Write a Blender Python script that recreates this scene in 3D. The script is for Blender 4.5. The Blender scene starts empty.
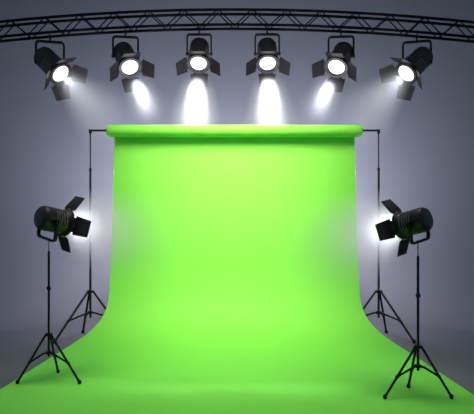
import bpy, bmesh, math, random
from mathutils import Vector, Matrix
C = bpy.context.scene.collection
PI = math.pi
F, H, CX, CZ, PX, PY = 500.0, 250.0, 0.028, 0.978, 237.0, 250.0

# ---------------------------------------------------------------- materials
def mat(name, col, rough=0.5, metal=0.0, spec=0.5, noise=0.0, nscale=40.0, bump=0.0, bscale=200.0):
    m = bpy.data.materials.new(name); m.use_nodes = True
    nt = m.node_tree; b = nt.nodes['Principled BSDF']
    b.inputs['Base Color'].default_value = (*col, 1)
    b.inputs['Roughness'].default_value = rough
    b.inputs['Metallic'].default_value = metal
    b.inputs['Specular IOR Level'].default_value = spec
    tc = nt.nodes.new('ShaderNodeTexCoord')
    if noise:
        n = nt.nodes.new('ShaderNodeTexNoise'); n.inputs['Scale'].default_value = nscale
        n.inputs['Detail'].default_value = 3
        nt.links.new(tc.outputs['Object'], n.inputs['Vector'])
        r = nt.nodes.new('ShaderNodeMixRGB'); r.blend_type = 'MIX'
        r.inputs[1].default_value = (*[c * (1 - noise) for c in col], 1)
        r.inputs[2].default_value = (*[min(1, c * (1 + noise)) for c in col], 1)
        nt.links.new(n.outputs['Fac'], r.inputs[0]); nt.links.new(r.outputs[0], b.inputs['Base Color'])
    if bump:
        n2 = nt.nodes.new('ShaderNodeTexNoise'); n2.inputs['Scale'].default_value = bscale
        nt.links.new(tc.outputs['Object'], n2.inputs['Vector'])
        bp = nt.nodes.new('ShaderNodeBump'); bp.inputs['Strength'].default_value = bump
        bp.inputs['Distance'].default_value = 0.002
        nt.links.new(n2.outputs['Fac'], bp.inputs['Height']); nt.links.new(bp.outputs['Normal'], b.inputs['Normal'])
    return m

def emit(name, col, strength):
    m = bpy.data.materials.new(name); m.use_nodes = True
    nt = m.node_tree; nt.nodes.clear()
    e = nt.nodes.new('ShaderNodeEmission'); o = nt.nodes.new('ShaderNodeOutputMaterial')
    e.inputs[0].default_value = (*col, 1); e.inputs[1].default_value = strength
    nt.links.new(e.outputs[0], o.inputs[0]); return m

M_WALL = mat('grey_blue_paint', (0.155, 0.156, 0.205), 0.9, spec=0.15, noise=0.02, nscale=3)
M_GREEN = mat('chroma_green_vinyl', (0.212, 0.765, 0.09), 0.62, spec=0.2, noise=0.01, nscale=5)
M_BACK = mat('dark_backing', (0.03, 0.035, 0.04), 0.9, spec=0.1)
M_BLACK = mat('black_painted_metal', (0.006, 0.005, 0.006), 0.45, spec=0.25, noise=0.15, nscale=30)
M_DOOR = mat('black_barn_door_metal', (0.007, 0.005, 0.007), 0.42, spec=0.3, noise=0.15, nscale=30)
M_BODY = mat('dark_satin_metal', (0.022, 0.018, 0.020), 0.36, spec=0.35, noise=0.15, nscale=20)
M_FIN = mat('vent_metal', (0.13, 0.115, 0.12), 0.35, spec=0.5)
M_SLOT = mat('vent_slot_dark', (0.006, 0.003, 0.004), 0.8, spec=0.1)
M_TRUSS = mat('black_truss_metal', (0.004, 0.0025, 0.004), 0.6, spec=0.1, noise=0.2, nscale=15)
M_STAND = mat('black_stand_metal', (0.006, 0.006, 0.007), 0.5, spec=0.25, noise=0.1)
M_THIN = mat('dark_steel_tube', (0.03, 0.03, 0.036), 0.5, metal=0.2)
M_GREY = mat('grey_plastic', (0.22, 0.22, 0.24), 0.5)
M_RUB = mat('black_rubber', (0.01, 0.01, 0.01), 0.8, spec=0.2)
M_LENS = emit('lit_lamp_lens', (1.0, 0.985, 0.97), 2.2)

# ---------------------------------------------------------------- mesh helpers
class MB:
    def __init__(s): s.v = []; s.f = []; s.mi = []
    def add(s, vs, fs, mi=0):
        b = len(s.v); s.v += [tuple(v) for v in vs]
        s.f += [tuple(i + b for i in f) for f in fs]; s.mi += [mi] * len(fs)
    def box(s, c, d, M=None, mi=0):
        vs = [Vector((c[0] + sx * d[0] / 2, c[1] + sy * d[1] / 2, c[2] + sz * d[2] / 2)) for sx in (-1, 1) for sy in (-1, 1) for sz in (-1, 1)]
        if M: vs = [M @ v for v in vs]
        s.add(vs, [(0, 1, 3, 2), (4, 6, 7, 5), (0, 4, 5, 1), (2, 3, 7, 6), (0, 2, 6, 4), (1, 5, 7, 3)], mi)
    def tube(s, pts, r, n=12, mi=0, caps=True):
        pts = [Vector(p) for p in pts]; rs = r if isinstance(r, (list, tuple)) else [r] * len(pts)
        d = (pts[1] - pts[0]).normalized()
        u = d.cross(Vector((0, 0, 1)));
        if u.length < 1e-4: u = d.cross(Vector((0, 1, 0)))
        u.normalize(); vs = []; fs = []; L = len(pts)
        for i, p in enumerate(pts):
            t = (pts[min(i + 1, L - 1)] - pts[max(i - 1, 0)])
            t = t.normalized() if t.length > 1e-7 else d
            u = (u - t * u.dot(t)).normalized(); w = t.cross(u)
            k = 1.0
            if 0 < i < L - 1:
                a = (pts[i] - pts[i - 1]).normalized(); 
                c = max(0.3, a.dot(t)); k = 1 / c if c < 0.999 else 1.0
                k = min(k, 1.2)
            for j in range(n):
                a = 2 * PI * j / n
                vs.append(p + (u * math.cos(a) + w * math.sin(a)) * rs[i] * k)
        for i in range(L - 1):
            for j in range(n):
                fs.append((i * n + j, i * n + (j + 1) % n, (i + 1) * n + (j + 1) % n, (i + 1) * n + j))
        if caps:
            fs.append(tuple(reversed(range(n)))); fs.append(tuple((L - 1) * n + j for j in range(n)))
        s.add(vs, fs, mi)
    def lathe(s, prof, n=40, mi=0, closed=False):
        """prof: (x, r) about the X axis"""
        vs = []; fs = []; L = len(prof)
        for x, r in prof:
            for j in range(n):
                a = 2 * PI * j / n; vs.append((x, r * math.cos(a), r * math.sin(a)))
        R = L if closed else L - 1
        for i in range(R):
            k = (i + 1) % L
            for j in range(n):
                fs.append((i * n + j, k * n + j, k * n + (j + 1) % n, i * n + (j + 1) % n))
        s.add(vs, fs, mi)
    def build(s, name, mats, parent=None, smooth=True, bevel=0.0, angle=35):
        me = bpy.data.meshes.new(name); me.from_pydata(s.v, [], s.f)
        for m in (mats if isinstance(mats, (list, tuple)) else [mats]): me.materials.append(m)
        for p, i in zip(me.polygons, s.mi): p.material_index = i
        bm = bmesh.new(); bm.from_mesh(me)
        bmesh.ops.remove_doubles(bm, verts=bm.verts, dist=1e-6)
        bmesh.ops.recalc_face_normals(bm, faces=bm.faces)
        for e in bm.edges:
            if len(e.link_faces) == 2 and e.calc_face_angle(0) > math.radians(angle): e.smooth = False
        for f in bm.faces: f.smooth = smooth
        bm.to_mesh(me); bm.free()
        o = bpy.data.objects.new(name, me); C.objects.link(o)
        if parent: o.parent = parent
        if bevel:
            b = o.modifiers.new('bevel', 'BEVEL'); b.width = bevel; b.segments = 2; b.limit_method = 'ANGLE'
            b.angle_limit = math.radians(40)
        return o

def thing(name, label, cat, loc=(0, 0, 0), group=None):
    o = bpy.data.objects.new(name, None); C.objects.link(o); o.location = loc; o.empty_display_size = 0.1
    o['label'] = label; o['category'] = cat
    if group: o['group'] = group
    return o
def copy_tree(o, parent=None):
    c = o.copy(); C.objects.link(c)
    if parent: c.parent = parent
    for ch in list(o.children): copy_tree(ch, c)
    return c
def wx(px, Y): return CX + (px - PX) * Y / F
def wz(py, Y): return CZ + (H - py) * Y / F

# ---------------------------------------------------------------- setting: seamless studio cove
WY, WR = 7.7, 1.6
prof = [(-1.0, 0.0), (2.0, 0.0), (4.0, 0.0), (WY - WR, 0.0)]
fl = MB(); XS = [-7 + i * 14 / 14 for i in range(15)]
vs = [(x, y, z) for (y, z) in prof for x in XS]; n = len(XS)
fl.add(vs, [(i * n + j, i * n + j + 1, (i + 1) * n + j + 1, (i + 1) * n + j) for i in range(len(prof) - 1) for j in range(n - 1)])
floor = fl.build('floor', M_WALL); floor['kind'] = 'structure'
prof = [(WY - WR + WR * math.sin(a), WR - WR * math.cos(a)) for a in [PI / 2 * k / 24 for k in range(25)]] + [(WY, z) for z in (2.5, 4.0, 6.0)]
wl = MB(); vs = [(x, y, z) for (y, z) in prof for x in XS]
wl.add(vs, [(i * n + j, i * n + j + 1, (i + 1) * n + j + 1, (i + 1) * n + j) for i in range(len(prof) - 1) for j in range(n - 1)])
wall = wl.build('wall_back', M_WALL, angle=60); wall['kind'] = 'structure'

# ---------------------------------------------------------------- green backdrop
RY, RZ, RR = 5.60, wz(131.0, 5.60), 0.068
DY = RY + RR + 0.004
HW = [(100, 119.8), (145, 120.2), (210, 122.0), (250, 123.2), (270, 124.2), (285, 124.6), (292, 125.2), (300, 126.0), (308, 127.6), (313, 129.9), (322, 135.0), (335, 148.4), (344, 162.0), (352.6, 175.8), (391, 235.0), (700, 235 + 309 * 1.555)]
def hw_px(y):
    for (a, p), (b, q) in zip(HW, HW[1:]):
        if y <= b: return p + (q - p) * (y - a) / (b - a)
    return HW[-1][1]
def bez(p, t):
    a, b, c, d = [Vector(q) for q in p]
    return a * (1 - t) ** 3 + b * 3 * t * (1 - t) ** 2 + c * 3 * t * t * (1 - t) + d * t ** 3
FZ = 0.005
curve = [(DY, RZ - 0.01 - (RZ - 0.01 - 0.95) * k / 26) for k in range(26)]
curve += [tuple(bez([(DY, 0.95), (DY, 0.22), (5.42, FZ), (4.55, FZ)], k / 44)) for k in range(45)]
curve += [(4.55 - (4.55 - 1.7) * k / 24, FZ) for k in range(1, 25)]
bd = thing('green_screen_backdrop', 'wide bright green studio backdrop sweeping from a roll down onto the floor', 'backdrop', (0, RY, 0))
sh = MB(); NX = 28; vs = []
hws = []
for (Y, z) in curve:
    yi = H - (z - CZ) * F / Y
    hws.append(hw_px(yi) * Y / F)
for it in range(6):
    hws = [hws[0]] + [(hws[i - 1] + 2 * hws[i] + hws[i + 1]) / 4 for i in range(1, len(hws) - 1)] + [hws[-1]]
for (Y, z), hw in zip(curve, hws):
    for j in range(NX + 1): vs.append((hw * (2 * j / NX - 1), Y - RY, z))
n = NX + 1
sh.add(vs, [(i * n + j, i * n + j + 1, (i + 1) * n + j + 1, (i + 1) * n + j) for i in range(len(curve) - 1) for j in range(NX)])
sheet = sh.build('sheet', [M_GREEN, M_BACK], bd, angle=80)
if sheet.data.polygons[-1].normal.z < 0: sheet.data.flip_normals()
so = sheet.modifiers.new('thickness', 'SOLIDIFY'); so.thickness = 0.003; so.offset = -1
so.material_offset = 1; so.material_offset_rim = 1; so.use_even_offset = False
es = sheet.modifiers.new('crisp_rim', 'EDGE_SPLIT'); es.split_angle = math.radians(50)
rl = MB(); hwR = 127.4 * RY / F; e = 0.03
out = [(-hwR + e - e * math.cos(a), RR - e + e * math.sin(a)) for a in [PI / 2 * k / 6 for k in range(7)]]
out += [(-hwR + e + (2 * hwR - 2 * e) * k / 12, RR) for k in range(1, 12)]
out += [(hwR - e + e * math.sin(a), RR - e + e * math.cos(a)) for a in [PI / 2 * k / 6 for k in range(7)]]
out += [(hwR, 0.026), (-hwR, 0.026)]
rl.lathe(out, 48, closed=True)
roll = rl.build('roll', M_GREEN, bd); roll.location = (0, 0, RZ)

# ---------------------------------------------------------------- stands
def lathe_z(mb, prof, c=(0, 0, 0), n=20):
    vs = []; fs = []
    for z, r in prof:
        for j in range(n):
            a = 2 * PI * j / n; vs.append((c[0] + r * math.cos(a), c[1] + r * math.sin(a), c[2] + z))
    for i in range(len(prof) - 1):
        for j in range(n): fs.append((i * n + j, i * n + (j + 1) % n, (i + 1) * n + (j + 1) % n, (i + 1) * n + j))
    fs.append(tuple(reversed(range(n)))); fs.append(tuple((len(prof) - 1) * n + j for j in range(n)))
    mb.add(vs, fs)
def collar(name, z, r, h, root, m=M_STAND):
    mb = MB(); lathe_z(mb, [(z - h / 2, r * .8), (z - h / 2 + .004, r), (z + h / 2 - .004, r), (z + h / 2, r * .8)])
    return mb.build(name, m, root)
def tripod(root, feet, zc, zh, k, gz):
    """feet: (x, y) offsets; zc top collar height; zh brace hub height; k thickness scale"""
    c = collar('leg_collar', zc, .036 * k, .026 * k, root)
    for (x, y) in feet:
        d = Vector((x, y, 0)).normalized()
        lug = MB(); lug.tube([d * .012 * k + Vector((0, 0, zc)), d * .034 * k + Vector((0, 0, zc - .004))], .009 * k, 10); lug.build('lug', M_STAND, c)
        top = d * .032 * k + Vector((0, 0, zc - .004)); ft = Vector((x, y, gz + .017 * k))
        lm = MB(); lm.tube([top, ft], .0105 * k, 12)
        leg = lm.build('leg', M_STAND, root)
        fm = MB(); dr = (ft - top).normalized(); s = .0165 * k
        lathe_z(fm, [(-s, s * .5), (-s * .8, s * .8), (-s * .3, s), (s * .3, s), (s * .8, s * .75), (s * 1.3, s * .5)], (x, y, gz + s + .0005))
        fm.build('foot', M_RUB, leg)
        mid = top + (ft - top) * .60
        hub = d * .012 * k + Vector((0, 0, zh)); knee = d * .05 * k + Vector((0, 0, zh - .004))
        bm_ = MB(); bm_.tube([hub, knee, mid], .009 * k, 10); bm_.build('brace', M_STAND, root)
        pv = MB(); t2 = Vector((-d.y, d.x, 0)); pv.tube([mid - t2 * .012 * k, mid + t2 * .012 * k], .011 * k, 10); pv.build('pivot', M_STAND, leg)
    collar('brace_hub', zh, .026 * k, .03 * k, root)

def polar(r, deg): return (r * math.cos(math.radians(deg)), r * math.sin(math.radians(deg)))
PXW = 144.1 * RY / F
def backdrop_stand(side, label):
    r = thing('backdrop_stand', label, 'stand', (side * PXW, RY, 0), 'black stands holding up the backdrop bar')
    z = lambda py: wz(py, RY)
    p = MB(); p.tube([(0, 0, .22), (0, 0, z(169))], .0125, 14); p.build('pole', M_STAND, r)
    p = MB(); p.tube([(0, 0, z(171)), (0, 0, RZ + .002)], .0078, 12); p.build('upper_tube', M_THIN, r)
    collar('section_collar', z(169.5), .0165, .03, r)
    kc = collar('clamp_collar', z(240), .019, .045, r, M_GREY)
    kb = MB(); kb.tube([(side * .012, 0, z(240)), (side * .042, 0, z(240))], .009, 10); kb.build('knob', M_STAND, kc)
    kc['label'] = 'grey clamp collar'
    feet = [polar(r_, a) for r_, a in ((.46, 235), (.31, 122), (.40, 355))]
    if side > 0: feet = [(-x, y) for x, y in feet]
    tripod(r, feet, z(291.5), z(312.5) - .0, 1.15, 0.0)
    j = MB(); j.box((0, 0, RZ - .006), (.03, .034, .046)); j.build('bar_joint', M_STAND, r, bevel=.004)
    return r
backdrop_stand(-1, 'black backdrop stand on tripod legs at the left end of the green roll')
backdrop_stand(1, 'black backdrop stand on tripod legs at the right end of the green roll')
cb = MB(); cb.tube([(-PXW + .016, 0, 0), (PXW - .016, 0, 0)], .0115, 14)
bar = cb.build('crossbar', M_STAND); bar.location = (0, RY, RZ + .006)
bar['label'] = 'thin black crossbar running through the green roll between its stands'; bar['category'] = 'bar'

# ---------------------------------------------------------------- truss
TYF, TYB = 6.40, 6.525
SAG = 57.8
zT, zB = wz(9.6, TYF), wz(24.6, TYF)
def arch(x): return -x * x / SAG
tr = thing('lighting_truss', 'long black arched lattice truss spanning the top with six lamps hanging under it', 'truss', (0, (TYF + TYB) / 2, zB))
oy = -(TYF + TYB) / 2
XE = 3.75
def P(x, y, top): return Vector((x, y + oy, (zT if top else zB) - zB + arch(x)))
for y in (TYF, TYB):
    for top in (0, 1):
        m = MB(); m.tube([P(-XE + 2 * XE * k / 40, y, top) for k in range(41)], .0172, 10); m.build('chord', M_TRUSS, tr)
PER = .4416
for y in (TYF, TYB):
    for k in range(-8, 9):
        xb = k * PER
        for s in (-1, 1):
            m = MB(); m.tube([P(xb + s * .012, y, 0), P(xb + s * (PER / 2 - .012), y, 1)], .0076, 8); m.build('diagonal_brace', M_TRUSS, tr)
for k in range(-8, 9):
    m = MB(); m.tube([P(k * PER, TYF, 0), P(k * PER, TYB, 0)], .006, 8); m.build('cross_strut', M_TRUSS, tr)
    m = MB(); m.tube([P((k + .5) * PER, TYF, 1), P((k + .5) * PER, TYB, 1)], .006, 8)
    if k < 8: m.build('cross_strut', M_TRUSS, tr)

# ---------------------------------------------------------------- lamp fixtures (axis = local +X, pivot at origin)
R0, L0 = .126, .385
LS = .305
HEAD = ('housing', 'front_ring', 'lens', 'barn_door', 'knob')
def make_head(root, splay=50, LEN=.165, w0=.112, w1=.096, L=L0):
    h = MB(); a, b = -L / 2, L / 2; vb = b - .1875
    pr = [(a, 0.0005), (a, .055), (a + .004, .085), (a + .012, .103), (a + .026, .115), (a + .03, .117), (a + .034, .1175), (a + .045, .121)]
    pr += [(a + .07, .123), (a + .1, .1235), (b - .05, .1235), (b - .046, .127), (b - .02, .128), (b - .018, .12)]
    h.lathe(pr, 56); hs = h.build('housing', M_BODY, root, angle=40)
    for sgn in (1, -1):
        v = MB()
        def arc(x0, x1, r0, r1, d0, d1, mi):
            nn = 14; vs = []; fs = []
            for i in range(nn + 1):
                t = math.radians(d0 + (d1 - d0) * i / nn)
                for (x, r) in ((x0, r0), (x1, r0), (x1, r1), (x0, r1)): vs.append((x, sgn * r * math.cos(t), r * math.sin(t)))
            for i in range(nn):
                for q in range(4): fs.append((i * 4 + q, i * 4 + (q + 1) % 4, (i + 1) * 4 + (q + 1) % 4, (i + 1) * 4 + q))
            fs.append((0, 1, 2, 3)); fs.append((nn * 4 + 3, nn * 4 + 2, nn * 4 + 1, nn * 4)); v.add(vs, fs, mi)
        arc(vb, vb + .132, .120, .1245, -18, 46, 1)
        for q in range(5): arc(vb + .005 + q * .0275, vb + .017 + q * .0275, .120, .1325, -20, 48, 0)
        v.build('vent', [M_FIN, M_SLOT], hs)
    g = MB()
    g.lathe([(b - .03, .118), (b - .03, .136), (b - .022, .141), (b + .004, .142), (b + .012, .139), (b + .014, .130), (b + .012, .110), (b - .004, .101), (b - .012, .099), (b - .02, .105)], 56)
    g.build('front_ring', M_BLACK, root)
    l = MB(); l.lathe([(b - .010, .1035), (b - .006, .09), (b - .001, .06), (b + .002, .03), (b + .003, .0004)], 48)
    le = l.build('lens', M_LENS, root, angle=80); le['label'] = 'glowing white lens'
    for k in range(4):
        A = Matrix.Rotation(PI / 2 * k, 4, 'X')
        hinge = Vector((b + .006, 0, .142)); sp = math.radians(splay)
        ux = Vector((math.cos(sp), 0, math.sin(sp))); nrm = Vector((-math.sin(sp), 0, math.cos(sp)))
        t = .0035
        vs = []
        for (s_, w) in ((.004, w0 * .93), (.012, w0), (LEN - .008, w1), (LEN, w1 * .94)):
            for (sy, tt) in ((-1, 0), (1, 0), (1, t), (-1, t)): vs.append(A @ (hinge + ux * s_ + Vector((0, sy * w, 0)) + nrm * tt))
        fs = [(0, 1, 2, 3), (15, 14, 13, 12)]
        for i in range(3):
            for q in range(4): fs.append((i * 4 + q, (i + 1) * 4 + q, (i + 1) * 4 + (q + 1) % 4, i * 4 + (q + 1) % 4))
        d = MB(); d.add(vs, fs); bdoor = d.build('barn_door', M_DOOR, root, smooth=False)
        for sy in (-1, 1):
            hg = MB(); hg.tube([A @ (hinge + Vector((-.004, sy * .075, 0))), A @ (hinge + Vector((-.004, sy * .03, 0)))], .0065, 8)
            hg.build('hinge', M_BLACK, bdoor)
    for s in (-1, 1):
        kn = MB(); kn.tube([(0, s * .12, 0), (0, s * .146, 0)], .012, 12); kn.tube([(0, s * .146, 0), (0, s * .168, 0)], [.022, .02], 14); kn.build('knob', M_BLACK, root)
def yoke_bm(drop, up, w=.152, bw=.021):
    """U-shaped bracket: arms at +-w in local Y, crossbar at z = +-drop"""
    y = MB(); s = 1 if up else -1; hh = .017
    pts = [(-w, -.02), (-w, drop - .03), (-w + .009, drop - .009), (-w + .03, drop), (w - .03, drop), (w - .009, drop - .009), (w, drop - .03), (w, -.02)]
    vs = []; fs = []
    n = len(pts)
    for i, (a, z) in enumerate(pts):
        p0 = Vector(pts[max(i - 1, 0)]); p1 = Vector(pts[min(i + 1, n - 1)]); t = (p1 - p0).normalized(); nn = Vector((-t.y, t.x)) * (bw / 2)
        for (q, hx) in ((1, -hh), (1, hh), (-1, hh), (-1, -hh)): vs.append((hx, a + q * nn.x, s * (z + q * nn.y)))
    for i in range(n - 1):
        for q in range(4): fs.append((i * 4 + q, i * 4 + (q + 1) % 4, (i + 1) * 4 + (q + 1) % 4, (i + 1) * 4 + q))
    fs.append((0, 1, 2, 3)); fs.append(tuple((n - 1) * 4 + q for q in (3, 2, 1, 0))); y.add(vs, fs)
    return y
def frame(ax, roll=0.0):
    f = Vector(ax).normalized(); up = Vector((0, 0, 1)); s = up.cross(f).normalized(); u = f.cross(s)
    M = Matrix((f, s, u)).transposed().to_4x4()
    return M @ Matrix.Rotation(roll, 4, 'X')
def yaw_of(ax): return math.atan2(ax[1], ax[0])
def pose(root, ax, pivot, s=1.0, shift=0.0, roll=0.0, yaw=None, hroll=0.0):
    if yaw is None: yaw = yaw_of(ax)
    Mh = Matrix.Translation(pivot) @ frame(ax, roll + hroll) @ Matrix.Scale(s, 4) @ Matrix.Translation((shift, 0, 0))
    Mk = Matrix.Translation(pivot) @ frame(ax, roll) @ Matrix.Scale(s, 4)
    for c in root.children:
        st = c.name.split('.')[0]
        if st in HEAD and st != 'knob': c.matrix_local = Mh
        elif st in ('yoke', 'knob'): c.matrix_local = Matrix.Translation(pivot) @ Matrix.Rotation(yaw, 4, 'Z') @ Matrix.Rotation(roll, 4, 'X') @ Matrix.Scale(s, 4)
    return Mh
DROP = .243
def spot(root, Mw, s, power, size, blend, col=(.86, .90, 1.0), rad=.06, L=L0):
    d = bpy.data.lights.new('lamp_bulb', 'SPOT'); d.energy = power; d.spot_size = math.radians(size); d.spot_blend = blend
    d.shadow_soft_size = rad * s; d.color = col
    o = bpy.data.objects.new('lamp_bulb', d); C.objects.link(o)
    f = (Mw.to_3x3() @ Vector((1, 0, 0))).normalized()
    o.matrix_world = Matrix.Translation(Mw @ Vector((L / 2 + .012, 0, 0))) @ f.to_track_quat('-Z', 'Y').to_matrix().to_4x4()
    return o
# --- haze lit by the lamps
def haze_mat(name, dens, length, r0, r1, tail, aniso=0.0, soft=1.5, start=-.02):
    m = bpy.data.materials.new(name); m.use_nodes = True; nt = m.node_tree; nt.nodes.clear()
    N = nt.nodes.new; L = nt.links.new
    def mth(op, a, b=None, clamp=False):
        q = N('ShaderNodeMath'); q.operation = op; q.use_clamp = clamp
        for i, v in enumerate((a, b)):
            if v is None: continue
            if isinstance(v, (int, float)): q.inputs[i].default_value = v
            else: L(v, q.inputs[i])
        return q.outputs[0]
    tc = N('ShaderNodeTexCoord'); sx = N('ShaderNodeSeparateXYZ'); L(tc.outputs['Object'], sx.inputs[0])
    x, y, z = sx.outputs
    r = mth('SQRT', mth('ADD', mth('MULTIPLY', y, y), mth('MULTIPLY', z, z)))
    R = mth('ADD', mth('MULTIPLY', x, (r1 - r0) / length), r0)
    edge = mth('SUBTRACT', 1.0, mth('DIVIDE', r, R), True); edge = mth('POWER', edge, soft)
    fall = mth('POWER', 2.718, mth('MULTIPLY', x, -1.0 / tail))
    end = mth('POWER', mth('SUBTRACT', 1.0, mth('DIVIDE', x, length), True), .9); st = mth('MULTIPLY', mth('SUBTRACT', x, start), 1 / .11, True)
    d = mth('MULTIPLY', mth('MULTIPLY', edge, fall), mth('MULTIPLY', end, st))
    ns = N('ShaderNodeTexNoise'); ns.inputs['Scale'].default_value = 3.0; L(tc.outputs['Object'], ns.inputs['Vector'])
    d = mth('MULTIPLY', d, mth('ADD', .75, mth('MULTIPLY', ns.outputs['Fac'], .5)))
    d = mth('MULTIPLY', d, dens)
    v = N('ShaderNodeVolumeScatter'); v.inputs['Color'].default_value = (.93, .95, 1, 1); L(d, v.inputs['Density'])
    v.inputs['Anisotropy'].default_value = aniso
    o = N('ShaderNodeOutputMaterial'); L(v.outputs[0], o.inputs['Volume']); return m
def haze(Mw, s, m, length, r0, r1, label, group, L=L0):
    h = MB(); h.lathe([(0, .0005), (0, r0), (length, r1), (length, .0005)], 24)
    o = h.build('haze', m); o['kind'] = 'stuff'; o['label'] = label; o['category'] = 'haze'; o['group'] = group
    f = (Mw.to_3x3() @ Vector((1, 0, 0))).normalized()
    o.matrix_world = Matrix.Translation(Mw @ Vector((L / 2 + .02, 0, 0))) @ frame(f)
    return o

AX = [(.68, -.27, -.68), (.36, -.50, -.79), (0, -.515, -.857), (0, -.515, -.857), (-.36, -.50, -.79), (-.68, -.27, -.68)]
SHIFT = [.02, .03, 0, 0, .03, .02]
SCL = [1.14, 1.06, 1.03, 1.03, 1.06, 1.14]
HROLL = [math.radians(a) for a in (30, 19, 0, 0, -19, -30)]
YAW = [math.radians(a - 90) for a in (11, 5, 0, 0, -5, -11)]
SX = [50.1, 125.6, 199.2, 267.2, 341.0, 416.8]
LB = ['black spotlight with four barn doors at the left end of the truss, turned inward',
      'second black spotlight from the left end of the truss, tilted toward the backdrop',
      'left one of the two middle spotlights under the truss, beam pointing straight down',
      'right one of the two middle spotlights under the truss, beam pointing straight down',
      'second black spotlight from the right end of the truss, tilted toward the backdrop',
      'black spotlight with four barn doors at the right end of the truss, turned inward']
HZ = ['faint haze glowing below the lamp at the left truss end', 'bright haze under the second lamp from the left truss end',
      'bright white haze streak below the left middle lamp', 'bright white haze streak below the right middle lamp',
      'bright haze under the second lamp from the right truss end', 'faint haze glowing below the lamp at the right truss end']
hm_mid = haze_mat('lit_haze_dense', 2.6, 1.2, .17, .38, -1.1, soft=1.3, start=.32)
hm_second = haze_mat('lit_haze_short', 3.4, .95, .16, .32, -2.0, soft=1.7, start=.27)
hm_side = haze_mat('lit_haze_thin', 2.5, 1.25, .14, .56, .9, soft=1.0)
PW = [46, 620, 1250, 1250, 620, 46]
proto = None
for i, (ax, px) in enumerate(zip(AX, SX)):
    x = wx(px, TYB)
    if proto is None:
        r = proto = thing('spotlight', LB[i], 'spotlight', (0, 0, 0), 'spotlights hanging from the truss')
        make_head(r)
        yoke_bm(DROP, True).build('yoke', M_BLACK, r, bevel=.002)
        cl = MB(); cl.tube([(0, 0, -.075), (0, 0, -.022)], .011, 12); cl.tube([(0, -.024, 0), (0, -.024, .02)], .004, 8)
        # hook round the chord (chord runs along X)
        cl.tube([(0, .026 * math.sin(a), .026 * math.cos(a)) for a in [math.radians(60 + 300 * k / 16) for k in range(17)]], .008, 8)
        cl.build('clamp', M_BLACK, r)
    else:
        r = copy_tree(proto)
        r['label'] = LB[i]
    zc = zB + arch(x)
    r.location = (x, TYB, zc)
    Mh = pose(r, ax, Vector((0, 0, -.075 - (DROP - .005) * SCL[i])), SCL[i], shift=SHIFT[i], yaw=YAW[i], hroll=HROLL[i])
    Mw = Matrix.Translation(r.location) @ Mh
    mid = i in (2, 3); edge = i in (0, 5)
    spot(r, Mw, 1, PW[i], 25 if mid else 80 if edge else 20, 1.0 if edge else .9, rad=.07)
    hm, (ln, r0, r1) = (hm_side, (1.25, .14, .56)) if edge else (hm_mid, (1.2, .17, .38)) if mid else (hm_second, (.95, .16, .32))
    haze(Mw, 1, hm, ln, r0, r1, HZ[i], 'haze in the beams of the truss spotlights')

# --- two lamps on tripod stands
def light_stand(px, Y, lamp_ax, pivot_py, s, feetpx, zpy, label, lamp_label, hlabel, roll):
    x = wx(px, Y)
    gz = FZ
    pz = wz(pivot_py, Y); drop = .200; base = pz - drop * s
    r = thing('light_stand', label, 'stand', (x, Y, gz), 'tripod stands of the two side lamps')
    z = lambda py: wz(py, Y) - gz
    feet = []
    for (fx, fy) in feetpx:
        fY = F * (CZ - gz) / (fy - H); feet.append((wx(fx, fY) - x, fY - Y))
    p = MB(); p.tube([(0, 0, z(zpy[3]) - .03), (0, 0, z(zpy[0]))], .0088, 12); p.build('pole', M_STAND, r)
    p = MB(); p.tube([(0, 0, z(zpy[0]) - .02), (0, 0, base - gz - .013)], .0042, 10); q = p.build('spigot', M_GREY, r); q['label'] = 'thin grey spigot'
    kc = collar('section_collar', z(zpy[1]), .0155, .026, r)
    kb = MB(); kb.tube([(0, -.010, z(zpy[1])), (0, -.030, z(zpy[1]))], .0075, 10); kb.build('knob', M_STAND, kc)
    tripod(r, feet, z(zpy[2]), z(zpy[3]), .80, 0.0)
    t = thing('studio_lamp', lamp_label, 'studio lamp', (x, Y, base), 'studio lamps on tripod stands')
    make_head(t, 60, .172, .098, .086, LS)
    yoke_bm(drop, False).build('yoke', M_BLACK, t, bevel=.002)
    sk = MB(); lathe_z(sk, [(-.012, .008), (-.010, .010), (.004, .010), (.006, .008)]); sk.build('socket', M_BLACK, t)
    Mh = pose(t, lamp_ax, Vector((0, 0, base * 0 + drop * s)), s, .04, roll)
    Mw = Matrix.Translation(t.location) @ Mh
    spot(t, Mw, s, 34, 150, .8, rad=.06, L=LS)
    haze(Mw, s, hm_stand, 1.3, .30, .62, hlabel, 'haze in the beams of the side lamps', LS)
hm_stand = haze_mat('lit_haze_side', 8.0, 1.3, .30, .62, .34, soft=1.3)
light_stand(48.8, 3.758, (.61, .79, -.15), 219.0, .755, [(17.5, 384), (79.5, 384), (58, 373)], (251, 288, 334.5, 352.5),
            'black tripod stand under the left studio lamp', 'black studio lamp with barn doors on the left tripod, facing right',
            'white haze glowing in front of the left studio lamp', math.radians(12))
light_stand(418.0, 3.38, (-.61, .79, -.20), 221.0, .69, [(451.5, 399), (385, 399), (408.5, 388)], (256, 295.5, 346.5, 366.0),
            'black tripod stand under the right studio lamp', 'black studio lamp with barn doors on the right tripod, facing left',
            'white haze glowing in front of the right studio lamp', math.radians(-12))

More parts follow.
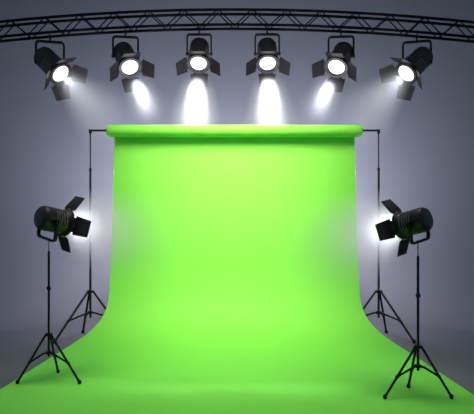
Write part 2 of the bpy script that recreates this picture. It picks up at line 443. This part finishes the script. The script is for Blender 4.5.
# ---------------------------------------------------------------- studio lights, plus unseen wall fill added behind the sheet
def area(name, loc, target, sx, sy, power, col, spread=180):
    d = bpy.data.lights.new(name, 'AREA'); d.shape = 'RECTANGLE'; d.size = sx; d.size_y = sy; d.energy = power; d.color = col; d.spread = math.radians(spread)
    o = bpy.data.objects.new(name, d); C.objects.link(o); o.location = loc
    o.rotation_euler = (Vector(target) - Vector(loc)).to_track_quat('-Z', 'Y').to_euler(); return o
area('key_softbox', (0, 3.2, 4.5), (0, 5.6, 1.85), 1.8, 1.8, 54, (1.0, 0.83, 0.62), 54)
area('overhead_strip', (0, 3.9, 4.9), (0, 3.85, 0), 3.2, .2, 16, (.88, .82, .66), 44)
for sx in (-1, 1):
    area('added_wall_wash', (sx * 1.1, 6.2, 1.5), (sx * 2.6, 7.7, 2.6), 1.2, .8, 66, (.95, .97, 1.0), 175)  # unseen wash, added behind the sheet to brighten the wall
    d = bpy.data.lights.new('added_wall_fill', 'POINT'); d.energy = 50; d.color = (.93, .95, 1.0); d.shadow_soft_size = .25  # unseen point fill, added to even out wall and floor around the washes
    o = bpy.data.objects.new('added_wall_fill', d); C.objects.link(o); o.location = (sx * 1.0, 6.25, 1.5)
area('added_wall_wash', (0, 6.2, 1.7), (0, 7.7, 3.2), 1.6, .6, 48, (.95, .97, 1.0), 175)  # unseen centre wash, also added, for the upper wall

w = bpy.data.worlds.new('studio_dark'); bpy.context.scene.world = w; w.use_nodes = True
w.node_tree.nodes['Background'].inputs[0].default_value = (.60, .82, 1.0, 1)
w.node_tree.nodes['Background'].inputs[1].default_value = .19

# ---------------------------------------------------------------- camera and view
cam = bpy.data.cameras.new('camera'); co = bpy.data.objects.new('camera', cam); C.objects.link(co)
cam.sensor_width = 36; cam.lens = F / 474 * 36; cam.sensor_fit = 'HORIZONTAL'
cam.shift_y = (H - 207) / 474
co.location = (CX, 0, CZ); co.rotation_euler = (PI / 2, 0, 0)
sc = bpy.context.scene; sc.camera = co
sc.view_settings.view_transform = 'Standard'; sc.view_settings.look = 'None'; sc.view_settings.exposure = 0; sc.view_settings.gamma = 1
sc.view_settings.use_curve_mapping = False
sc.cycles.volume_bounces = 0; sc.cycles.use_denoising = True
